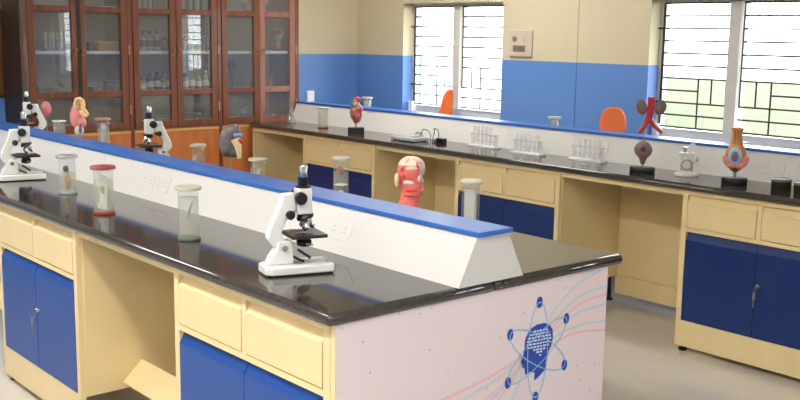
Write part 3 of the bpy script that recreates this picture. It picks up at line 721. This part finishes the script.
# --- models behind the island riser
# kidney
p = U(1, .99, 230, 159)
t = thing('kidney_model', 'large grey kidney model with cream duct on a thin rod behind the island riser', 'anatomy model', (p.x, .99, T), view_rz(p.x, .99))
stand(t, .055, .03, .02, .15, .7)
KG = mat('grey_kidney_enamel', (112, 104, 106), rough=.28, var=.18, scale=22, coat=.5)
MB().ball((-.012, 0, .205), (.040, .034, .074)).ball((.018, 0, .258), (.034, .03, .034)).ball((.016, 0, .158), (.030, .028, .028)).ball((-.022, -.012, .235), (.024, .024, .03)).ball((-.018, -.014, .178), (.024, .022, .03)).build('kidney', KG, t, remesh=.005)
MB().tube([(.026, -.022, .222), (.036, -.026, .195), (.042, -.026, .165), (.044, -.024, .130)], [.024, .019, .014, .010], n=14).build('cream_duct', mat('cream_enamel', (236, 216, 168), rough=.35, coat=.4), t)
MB().tube([(.016, -.030, .222), (.040, -.032, .216), (.060, -.030, .206)], [.013, .011, .009], n=12).build('red_vessel', REDV, t)
MB().tube([(.020, -.028, .238), (.040, -.03, .240), (.058, -.028, .238)], [.011, .011, .011], n=12).build('blue_vessel', mat('light_blue_enamel', (112, 162, 204), rough=.35), t)
# ear
p = U(1, .95, 80, 134)
t = thing('ear_model', 'pink and cream ear model on a thin rod in front of the cabinet', 'anatomy model', (p.x, .95, T), view_rz(p.x, .95))
stand(t, .055, .03, .02, .14, .7)
SK = mat('salmon_enamel', (238, 152, 148), rough=.4, var=.06, scale=14); ECR = mat('ivory_ear', (238, 206, 150), rough=.4, var=.08, scale=20)
MB().ball((-.016, .01, .209), (.040, .028, .070)).ball((.010, .008, .175), (.032, .026, .034)).ball((-.020, .01, .255), (.026, .024, .03)).build('flesh', SK, t, remesh=.005)
MB().tube([(-.014, -.016, .262), (-.024, -.020, .290), (-.014, -.020, .316), (.006, -.020, .321), (.024, -.020, .306), (.027, -.020, .280), (.024, -.020, .262), (.036, -.020, .246), (.048, -.020, .226), (.036, -.020, .212), (.020, -.018, .224), (.004, -.016, .246)], [.009, .011, .011, .011, .011, .011, .010, .011, .011, .010, .010, .009], n=12).ball((.004, -.010, .285), (.022, .010, .03)).ball((.022, -.010, .238), (.018, .010, .02)).build('ear_pinna', ECR, t, remesh=.003)
MB().ball((.002, -.014, .284), (.010, .012, .015)).build('ear_hollow', mat('tan_hollow', (196, 146, 92), rough=.5), t)
MB().ball((-.004, 0, .128), (.028, .022, .032)).build('inner_ear', mat('grey_pink_enamel', (222, 206, 204), rough=.4), t)
MB().tube([(.0, -.022, .118), (.003, -.024, .14), (.004, -.02, .175)], [.008, .010, .004], n=10).build('nerve', mat('slate_nerve', (104, 104, 140), rough=.4), t)
# head in profile
p = U(1, .96, 411, 156)
t = thing('head_model', 'pink head model showing face muscles, facing right, behind the island riser', 'anatomy model', (p.x, .96, T), view_rz(p.x, .96))
HH = p.z-T
MUS = mat('muscle_pink', (242, 124, 114), rough=.42, var=.06, scale=30)
K = 1777.0
SEC = [(45, 132, 176, .016), (50, 116, 192, .026), (58, 100, 208, .034), (75, 80, 226, .041), (100, 67, 239, .046), (130, 60, 244, .048), (160, 61, 236, .047), (176, 65, 229, .045), (192, 70, 228, .043), (208, 74, 238, .041), (218, 76, 241, .040), (226, 78, 232, .040), (240, 80, 234, .040), (250, 82, 238, .040), (258, 83, 231, .039), (268, 84, 238, .039), (282, 86, 236, .039), (300, 85, 229, .038), (320, 82, 214, .037), (350, 75, 207, .038), (385, 64, 208, .042), (440, 60, 206, .045), (500, 58, 204, .046)]
def loft(secs, grow, u0=0, u1=1, n=26):
    mb = MB(); vv = []; ff = []
    for (cy_, a_, b_, hw) in secs:
        z_ = max(.017, HH-(cy_-45)/K); xc_ = ((a_+b_)/2-150)/K; rx = (b_-a_)/2/K+grow; ry = hw+grow
        for k in range(n):
            q = 2*PI*(u0+(u1-u0)*k/(n if u1-u0 == 1 else n-1))
            vv.append((xc_+rx*math.copysign(abs(math.cos(q))**.85, math.cos(q)), ry*math.copysign(abs(math.sin(q))**.85, math.sin(q)), z_))
    m_ = len(secs)
    for j_ in range(m_-1):
        for k in range(n if u1-u0 == 1 else n-1): ff.append((j_*n+k, j_*n+(k+1) % n, (j_+1)*n+(k+1) % n, (j_+1)*n+k))
    if u1-u0 == 1: ff += [tuple(range(n)), tuple((m_-1)*n+k for k in range(n-1, -1, -1))]
    return mb.add(vv, ff)
def hx(cx_, cy_, dy): return ((cx_-150)/K, dy, HH-(cy_-45)/K)
hd_ = loft(SEC, 0).build('head', MUS, t, ang=60)
BONE = mat('skull_cream', (242, 218, 186), rough=.45, col2=(240, 150, 138), scale=34, thr=(.52, .60))
loft(SEC[:5], .0016).build('skull_cap', BONE, t, ang=60)
loft([q for q in SEC if 70 < q[0] < 170], .0026, -.16, .16).build('brow_patch', mat('lilac_grey', (206, 186, 182), rough=.5, col2=(240, 206, 196), scale=90), t, ang=60)
ear = MB().ball(hx(58, 200, -.030), (.010, .014, .026)).build('ear', mat('cream_ear', (242, 216, 168), rough=.45), t)
MB().ring(hx(58, 200, -.036), .012, .004, ax=1, sx=.6, sy=1.6).build('ear_rim', mat('cream_ear_rim', (236, 204, 150), rough=.45), ear)
MB().ball(hx(140, 214, -.036), (.021, .008, .010)).build('cheek_bone', mat('white_bone', (250, 244, 234), rough=.4), t)
MB().ball(hx(206, 184, -.026), (.012, .014, .022)).build('nose_cartilage', mat('pale_cartilage', (242, 210, 182), rough=.45), t)
MB().ball(hx(150, 118, -.043), (.026, .006, .010)).build('temple_tendon', mat('pale_tendon', (246, 216, 196), rough=.45), t)
for (a, b) in (((80, 130), (128, 90)), ((90, 140), (140, 104)), ((188, 80), (196, 125)), ((104, 190), (100, 160)), ((120, 268), (190, 262)), ((110, 300), (190, 300))):
    MB().tube([hx(a[0], a[1], -.040), hx((a[0]+b[0])/2, (a[1]+b[1])/2, -.0445), hx(b[0], b[1], -.040)], .0026, n=8).build('muscle_strand', mat('deep_muscle', (216, 84, 78), rough=.45), t)
B(-.055, .055, -.05, .05, 0, .016).build('stand_base', BLACK, t, bevel=.003)
# red and pink organ partly hidden behind the rear microscope
p = U(1, 1.05, 46, 112)
t = thing('organ_model', 'small pink and red model half hidden behind the microscopes at the left', 'anatomy model', (p.x, 1.05, T), view_rz(p.x, 1.05))
stand(t, .05, .03, .02, .16, .7)
MB().ball((0, 0, .20), (.036, .028, .055)).ball((-.02, 0, .16), (.03, .024, .03)).build('lobe', mat('rose_enamel', (206, 128, 130), rough=.4, var=.15, scale=18), t, remesh=.005)
MB().ball((-.05, -.01, .13), (.032, .024, .028)).build('red_lobe', mat('brick_red_enamel', (142, 62, 50), rough=.4), t)

# ------------------------------------------------------------------ wooden display cabinet
CX = -4.98; CB = -5.36; CY0, CY1 = 1.086, 3.375
cabl = 'long dark red wooden display cabinet with glazed doors against the back wall'
cab = thing('display_cabinet', cabl, 'cabinet', ((CX+CB)/2, (CY0+CY1)/2, 0))
bays = [(1.11, 1.85), (1.89, 2.60), (2.64, 3.335)]
ZT_ = 2.16
body = MB().box(CB, CX+.01, CY1-.04+.001, CY1, 0, ZT_).box(CB, CX+.01, 1.853, 1.887, 0, ZT_).box(CB, CX+.01, 2.603, 2.637, 0, ZT_)
body.box(CB, CX+.01, CY0, CY1, ZT_, ZT_+.04).box(CB, CX+.012, CY0+.026, CY1-.04, .845, .872)
body.build('carcass', WOODD, cab, world=True, bevel=.002)
B(CB, CX-.04, CY0-.012, CY0+.024, 0, ZT_).build('shaded_side', WOODB, cab, world=True, bevel=.002)  # left side stands in shadow; that shade is put into its colour
B(CX-.04, CX+.01, CY0-.006, CY0+.024, 0, ZT_).build('side_edge', mat('pale_edge', (122, 100, 84), rough=.6, col2=(86, 62, 50), scale=8, stretch=(6, 6, .6)), cab, world=True, bevel=.002)  # front edge strip, mottled and paler than the side
B(CB-.012, CB, CY0, CY1, 0, ZT_).build('back_board', CABIN, cab, world=True, smooth=False)
SH = {'low': .900, 'a': 1.145, 'b': 1.450, 'c': 1.748}
for (a, b) in bays:
    for k, zz in SH.items():
        B(CB, CX-.035, a+.002, b-.002, zz-.022, zz).build('shelf', SHELF, cab, world=True, smooth=False)
    B(CX-.03, CX+.012, a-.004, b+.004, .04, .842).build('base_panel', WOODO, cab, world=True, bevel=.003)
    MB().box(CX-.02, CX+.018, a-.004, b+.004, .842, .862).build('base_moulding', mat('yellow_edge', (196, 150, 84), rough=.5), cab, world=True, bevel=.002)
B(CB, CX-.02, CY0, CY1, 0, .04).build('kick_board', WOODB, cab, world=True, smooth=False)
SW = .052
def cdoor(y0, y1, hinge, handle, opening=0, paler=False):
    zz0, zz1 = .874, 2.15; x0, x1 = CX-.02, CX+.014
    W1 = WOODD if not paler else mat('lit_door_wood', (136, 88, 74), rough=.4, col2=(158, 108, 92), scale=5, stretch=(6, 6, .6))  # paler wood for one door; light falling on its frame is put into colour
    d = bpy.data.objects.new('door', None); C.objects.link(d); d.parent = cab
    hy = y0 if hinge == 'l' else y1
    off = Vector(((CX+CB)/2, (CY0+CY1)/2, 0)); d.location = Vector((CX, hy, zz0))-off; d.rotation_euler = (0, 0, opening)
    def L(mb, nm, mm, bev=.003):
        mb.v = [tuple(Vector(q)-Vector((CX, hy, zz0))) for q in mb.v]
        return mb.build(nm, mm, d, bevel=bev)
    L(B(x0, x1, y0+.002, y0+SW, zz0, zz1), 'stile', W1); L(B(x0, x1, y1-SW, y1-.002, zz0, zz1), 'stile', W1)
    rails = [(zz0, .926), (1.118, 1.163), (1.722, 1.766), (2.09, zz1)]
    for a, b in rails: L(B(x0+.002, x1-.003, y0+SW, y1-SW, a, b), 'rail', W1)
    for k in range(3): L(B(CX-.006, CX-.002, y0+SW, y1-SW, rails[k][1], rails[k+1][0]), 'pane', PANE, 0)
    yy = y1-.026 if handle == 'r' else y0+.026
    L(MB().cyl((x1, yy, 1.46), (x1+.018, yy, 1.46), .010, .012, n=12).cyl((x1, yy, 1.425), (x1+.003, yy, 1.425), .009, n=12), 'knob', mat('brass', (140, 100, 70), rough=.45, metal=.5), 0)
    return d
for i, (a, b) in enumerate(bays):
    m_ = (a+b)/2+(.0 if i else -.002)
    cdoor(a, m_, 'l', 'r'); cdoor(m_, b, 'r', 'l', 0, i == 2)
    for zz in (1.46, 1.02, 1.98):
        MB().box(CX+.01, CX+.018, b+.001, b+.014, zz-.035, zz+.035).build('hinge', mat('brass_hinge', (170, 130, 90), rough=.4, metal=.6), cab, world=True)
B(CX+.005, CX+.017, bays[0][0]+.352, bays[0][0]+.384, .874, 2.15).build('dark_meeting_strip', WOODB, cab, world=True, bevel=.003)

# --- things on the shelves
XS = -5.12
def cyz(px, zs): return U(0, XS, px, 50).y
def bottle(label, px, shelf, h, r, col, cap, lab=None, grp='bottles in the cabinet', glassy=True, xo=0):
    t = thing('bottle', label, 'bottle', (XS+xo, cyz(px, 0), SH[shelf]), 0, grp)
    gm = thin_glass('bottle_'+'_'.join(map(str, col)), col, haze=.55, hazecol=col)
    MB().lathe([(r*.95, 0), (r, .005), (r, h*.68), (r*.45, h*.80), (r*.42, h*.88)], n=18).build('body', gm, t)
    MB().lathe([(r*.5, h*.87), (r*.52, h*.88), (r*.52, h*.99), (r*.46, h)], n=14).build('cap', mat('cap_'+'_'.join(map(str, cap)), cap, rough=.5), t)
    if lab:
        MB().lathe([(r*1.01, h*.22), (r*1.015, h*.23), (r*1.015, h*.52), (r*1.01, h*.53)], n=18).build('paper_label', mat('label_'+'_'.join(map(str, lab)), lab, rough=.7), t)
    return t
clear = (214, 216, 206); redc = (132, 64, 50); dlab = (70, 72, 76)
bottle('clear bottle with red-brown cap, left of three on the white shelf', 143, 'b', .15, .026, clear, redc, dlab)
bottle('clear bottle with red-brown cap, middle of three on the white shelf', 150, 'b', .15, .026, clear, redc, dlab)
bottle('clear bottle with red-brown cap, right of three on the white shelf', 157.3, 'b', .15, .026, clear, redc, dlab)
bottle('green bottle at the end of the row of red-capped bottles', 165, 'b', .10, .028, (70, 140, 96), (80, 120, 90))
bottle('pale blue bottle on the white shelf left of the tall teal bottle', 184, 'b', .10, .026, (150, 186, 196), (190, 200, 204))
bottle('dark green bottle behind the tall teal bottle', 191, 'b', .12, .028, (70, 96, 80), (40, 44, 44), None, xo=-.07)
bottle('tall teal bottle with black cap on the white shelf', 197.5, 'b', .19, .03, (84, 160, 148), (30, 32, 34))
bottle('white bottle on the white shelf right of the teal bottle', 204, 'b', .12, .026, (220, 220, 212), (200, 200, 196))
for px, h, r_, c, k, lb in ((140, .11, .026, (206, 190, 140), (200, 186, 150), 'squat yellowish jar on the lower shelf of the middle bay, leftmost'), (147.5, .14, .027, (96, 116, 160), (60, 70, 90), 'blue bottle on the lower shelf between yellowish and dark green'), (155, .15, .027, (44, 70, 62), (30, 34, 34), 'dark green bottle on the lower shelf of the middle bay'), (160.5, .12, .024, (190, 180, 140), (60, 90, 70), 'pale bottle with green cap on the lower shelf'), (166, .15, .024, (196, 196, 160), (120, 130, 100), 'yellow-green bottle at the right of the left middle door')):
    bottle(lb, px, 'a', h, r_, c, k, (214, 208, 186), xo=.02)
for px, h, r_, c, k, lb in ((183, .13, .027, (206, 200, 176), (90, 90, 84), 'pale bottle on the lower shelf behind the grille reflection, leftmost'), (190, .15, .026, (196, 176, 160), (170, 60, 48), 'red-capped bottle on the lower shelf, left of two'), (197, .13, .027, (170, 190, 150), (170, 60, 48), 'red-capped bottle on the lower shelf, right of two'), (203.5, .15, .026, (200, 190, 170), (190, 160, 70), 'pale bottle with yellow cap on the lower shelf'), (209.5, .12, .022, (150, 120, 96), (60, 60, 60), 'brown bottle at the right end of the lower shelf')):
    bottle(lb, px, 'a', h, r_, c, k, (220, 214, 200), xo=.02)
side = ['first', 'second', 'third', 'fourth', 'fifth', 'sixth']
for k in range(6):
    bottle('slim clear bottle on the top shelf behind the third door, %s from the left' % side[k], 140+5.2*k, 'c', .16, .019, (196, 194, 178), (110, 100, 90))
for k in range(4):
    bottle('slim pale bottle on the top shelf behind the fourth door, %s from the left' % side[k], 183+7.6*k, 'c', .16, .022, (190, 196, 186), (100, 104, 100))
def cthing(name, label, cat, px, shelf, xo=0): return thing(name, label, cat, (XS+xo, cyz(px, 0), SH[shelf]), PI/2)
# leftmost bay
t = cthing('test_tube_rack', 'pale rack of white tubes on the shelf behind the leftmost cabinet door', 'rack', 54, 'b')
B(-.075, .075, -.03, .03, 0, .012).build('base', CABIN, t); B(-.075, .075, -.03, .03, .07, .078).build('top_plate', CABIN, t)
for k in range(5): MB().cyl((-.06+.03*k, 0, .012), (-.06+.03*k, 0, .13), .008, n=10).build('tube', SHELF, t)
for px, lb, h in ((42, 'low grey carton at the left on the lower shelf of the leftmost bay', .05), (55, 'low pale dish stack in the leftmost bay', .03), (67, 'small grey carton at the right in the leftmost bay', .06)):
    t = cthing('carton', lb, 'carton', px, 'a'); B(-.05, .05, -.04, .04, 0, h).build('box', mat('grey_card', (138, 136, 132), rough=.8), t, bevel=.002); B(-.052, .052, -.042, .042, h, h+.012).build('lid', mat('grey_card_lid', (156, 154, 150), rough=.8), t, bevel=.002)
t = cthing('carton', 'yellow carton on the white shelf behind the second cabinet door', 'carton', 106, 'b')
B(-.078, .078, -.05, .05, 0, .062).build('box', mat('yellow_card', (206, 154, 66), rough=.7), t, bevel=.002); B(-.079, .079, -.051, .051, .062, .07).build('lid', mat('yellow_card_lid', (216, 170, 84), rough=.7), t, bevel=.002)
t = cthing('carton', 'dark brown carton left of the yellow carton', 'carton', 91, 'b')
B(-.03, .03, -.05, .05, 0, .06).build('box', mat('brown_card', (96, 70, 48), rough=.7), t, bevel=.002); B(-.031, .031, -.051, .051, .06, .068).build('lid', mat('brown_card_lid', (112, 84, 58), rough=.7), t, bevel=.002)
for k in range(4):
    lv = ['bottom', 'second', 'third', 'topmost'][k]
    t = thing('slide_tray', 'dark grey slide tray in the second cabinet bay, %s of the stack' % lv, 'tray', (XS, cyz(112+k*.6, 0), SH['a']+k*.021), PI/2, 'stacked slide trays')
    B(-.07, .07, -.05, .05, 0, .02).build('tray', mat('dark_grey_tray', (82, 84, 88), rough=.5), t, bevel=.002); B(-.012, .012, -.056, -.05, .006, .014).build('pull', STEEL, t)
for k in range(2):
    t = thing('slide_tray', 'dark grey slide tray beside the tall tray stack, %s one' % ['lower', 'upper'][k], 'tray', (XS, cyz(95, 0), SH['a']+k*.021), PI/2, 'slide trays')
    B(-.045, .045, -.05, .05, 0, .02).build('tray', MATS['dark_grey_tray'], t, bevel=.002); B(-.012, .012, -.056, -.05, .006, .014).build('pull', STEEL, t)
t = cthing('paper_stack', 'loose stack of pale papers on the top shelf of the left bay', 'papers', 103, 'c')
for k in range(5): B(-.09, .09, -.06, .06, .005*k, .005*k+.0045).xf(Matrix.Rotation(R.uniform(-.12, .12), 4, 'Z')).build('sheet', SHELF, t)
t = cthing('paper_stack', 'grey folded papers on the top shelf behind the leftmost door', 'papers', 55, 'c')
for k in range(4): B(-.09, .09, -.06, .06, .006*k, .006*k+.0055).xf(Matrix.Rotation(R.uniform(-.12, .12), 4, 'Z')).build('sheet', CABIN, t)
# right bay
DGR = mat('dark_green_plastic', (36, 66, 56), rough=.5); GRN = mat('green_plastic', (30, 112, 84), rough=.4)
t = cthing('flower_model', 'dark green round-headed plant model on a stem in the right bay', 'plant model', 231.5, 'a')
MB().lathe([(.035, 0), (.035, .008), (.006, .012)], n=18).build('foot', DGR, t); MB().cyl((0, 0, .01), (0, 0, .17), .005, n=8).build('stem', DGR, t)
h_ = MB()
for k in range(16):
    a = 2*PI*k/16; rr_ = .022 if k % 2 else .028; h_.ball((rr_*math.cos(a), R.uniform(-.012, .012), .195+rr_*math.sin(a)), .014, n=8, m_=6)
h_.ball((0, 0, .195), (.03, .024, .03)).build('flower_head', DGR, t)
t = cthing('vial', 'small grey vial at the right behind the fifth cabinet door', 'vial', 250.5, 'a')
MB().lathe([(.014, 0), (.015, .003), (.015, .06), (.008, .07)], n=14).build('body', thin_glass('vial_glass', (150, 150, 160), haze=.5, hazecol=(140, 140, 150)), t); MB().cyl((0, 0, .07), (0, 0, .09), .009, n=12).build('cap', BLACK, t)
t = cthing('organ_model', 'small orange and brown model on the top shelf of the right bay', 'anatomy model', 248, 'c')
MB().lathe([(.03, 0), (.03, .01), (.01, .012)], n=16).build('foot', BLACK, t); MB().ball((0, 0, .05), (.04, .03, .042)).ball((.02, 0, .085), (.025, .02, .025)).build('organ', mat('brown_orange_enamel', (170, 96, 58), rough=.45, col2=(96, 70, 54), scale=30), t, remesh=.005)
t = cthing('plant_model', 'green rod leaning in the bottom right bay with white leaves', 'plant model', 241, 'low')
MB().tube([(-.055, 0, .17), (-.04, 0, .11), (-.012, 0, .006)], [.014, .011, .014], n=10).build('green_rod', GRN, t)
MB().tube([(-.005, -.01, .05), (.03, -.012, .085), (.06, -.012, .10)], [.004, .009, .002], n=8).tube([(.0, -.01, .04), (.03, -.012, .05), (.05, -.01, .062)], [.004, .009, .002], n=8).build('white_leaf', SHELF, t)
B(-.03, .03, -.025, .025, 0, .006).build('foot', DGR, t)
t = cthing('muscle_model', 'small horned figure model in blue and orange on a black base in the right bay', 'anatomy model', 278.5, 'b')
B(-.05, .05, -.03, .03, 0, .014).build('base', BLACK, t, bevel=.002)
MB().ball((0, 0, .05), (.022, .016, .036)).ball((.004, 0, .025), (.016, .012, .02)).build('lower_body', mat('orange_brown_enamel', (190, 112, 62), rough=.45), t, remesh=.004)
MB().ball((.004, 0, .105), (.03, .02, .036)).build('upper_body', mat('slate_blue_enamel', (96, 128, 158), rough=.45), t)
MB().tube([(.03, 0, .12), (.045, 0, .155), (.02, 0, .178), (-.02, 0, .18), (-.045, 0, .165)], [.010, .010, .009, .008, .004], n=10).build('horn', mat('tan_enamel', (168, 140, 110), rough=.5), t)
t = cthing('feather_model', 'dark feather-like model standing on the lower shelf of the right bay', 'plant model', 273, 'a')
MB().lathe([(.03, 0), (.03, .008), (.005, .012)], n=16).build('foot', BLACK, t); MB().cyl((0, 0, .01), (0, 0, .12), .004, n=8).build('stem', DARKS, t)
MB().lathe([(.003, .10), (.016, .13), (.018, .17), (.010, .21), (.001, .235)], n=14, sy=.5).build('plume', mat('grey_plume', (66, 68, 76), rough=.7), t)
t = cthing('globe_model', 'dark round model on the top shelf behind the rightmost door', 'anatomy model', 271, 'c')
MB().lathe([(.03, 0), (.03, .01), (.008, .014)], n=16).build('foot', BLACK, t); MB().ball((0, 0, .055), .045).build('ball', mat('charcoal_enamel', (58, 58, 62), rough=.5, var=.2, scale=20), t)
t = cthing('dome_model', 'grey half-dome model on the bottom shelf behind the rightmost door', 'anatomy model', 270.5, 'low')
MB().lathe([(.05, 0), (.05, .01), (.044, .034), (.024, .052), (.004, .058)], n=20).build('dome', mat('dome_grey', (98, 96, 98), rough=.5), t); MB().ball((.0, -.046, .02), .012).build('highlight_knob', SHELF, t)
t = cthing('balance_weight', 'small grey metal stand on the bottom shelf of the middle bay', 'stand', 194, 'low')
B(-.04, .04, -.025, .025, 0, .01).build('foot', STEEL, t); MB().cyl((0, 0, .01), (0, 0, .05), .012, n=12).build('column', STEEL, t); B(-.045, .045, -.02, .02, .05, .06).build('bar', STEEL, t)
t = cthing('carton', 'low grey carton on the bottom shelf behind the third door', 'carton', 160, 'low'); B(-.06, .06, -.04, .04, 0, .03).build('box', MATS['grey_card'], t); B(-.062, .062, -.042, .042, .03, .04).build('lid', MATS['grey_card_lid'], t)

# ------------------------------------------------------------------ wall fittings
p, q = U(1, YW, 511, 30), U(1, YW, 533, 57)
sw = thing('switch_board', 'pale grey electric switch board on the wall right of the left window', 'switch board', ((p.x+q.x)/2, YW, q.z))
SWM = mat('aged_plastic', (206, 192, 170), rough=.45); SWD = mat('switch_brown', (142, 122, 110), rough=.5)
B(p.x, q.x, YW-.02, YW, q.z, p.z).build('plate', SWM, sw, world=True, bevel=.004)
W_ = q.x-p.x; H_ = p.z-q.z
for k in range(4): B(p.x+W_*(.20+.14*k), p.x+W_*(.31+.14*k), YW-.028, YW-.02, q.z+H_*.20, q.z+H_*.42).build('switch', SWD, sw, world=True, bevel=.002)
for k in range(2): MB().cyl((p.x+W_*(.26+.36*k), YW-.02, q.z+H_*.66), (p.x+W_*(.26+.36*k), YW-.026, q.z+H_*.66), W_*.09, n=20).build('socket', SWD if k == 0 else SWM, sw, world=True)
# brown board on the back wall left of the cabinet
a, b = U(0, XB, 7, 12), U(0, XB, -40, 96)
nb = thing('notice_board', 'brown wooden board on the back wall left of the cabinet', 'board', (XB, (a.y+b.y)/2, b.z))
B(XB, XB+.012, b.y, CY0+.12, b.z, a.z).build('board', mat('brown_board', (112, 66, 30), rough=.6, var=.1, scale=6), nb, world=True)
fr_ = MB().box(XB, XB+.022, b.y-.02, b.y, b.z-.02, a.z+.02).box(XB, XB+.022, b.y, CY0+.12, a.z, a.z+.02).box(XB, XB+.022, b.y, CY0+.12, b.z-.02, b.z).box(XB, XB+.022, CY0+.12, CY0+.14, b.z-.02, a.z+.02)
fr_.build('frame', WOODB, nb, world=True)
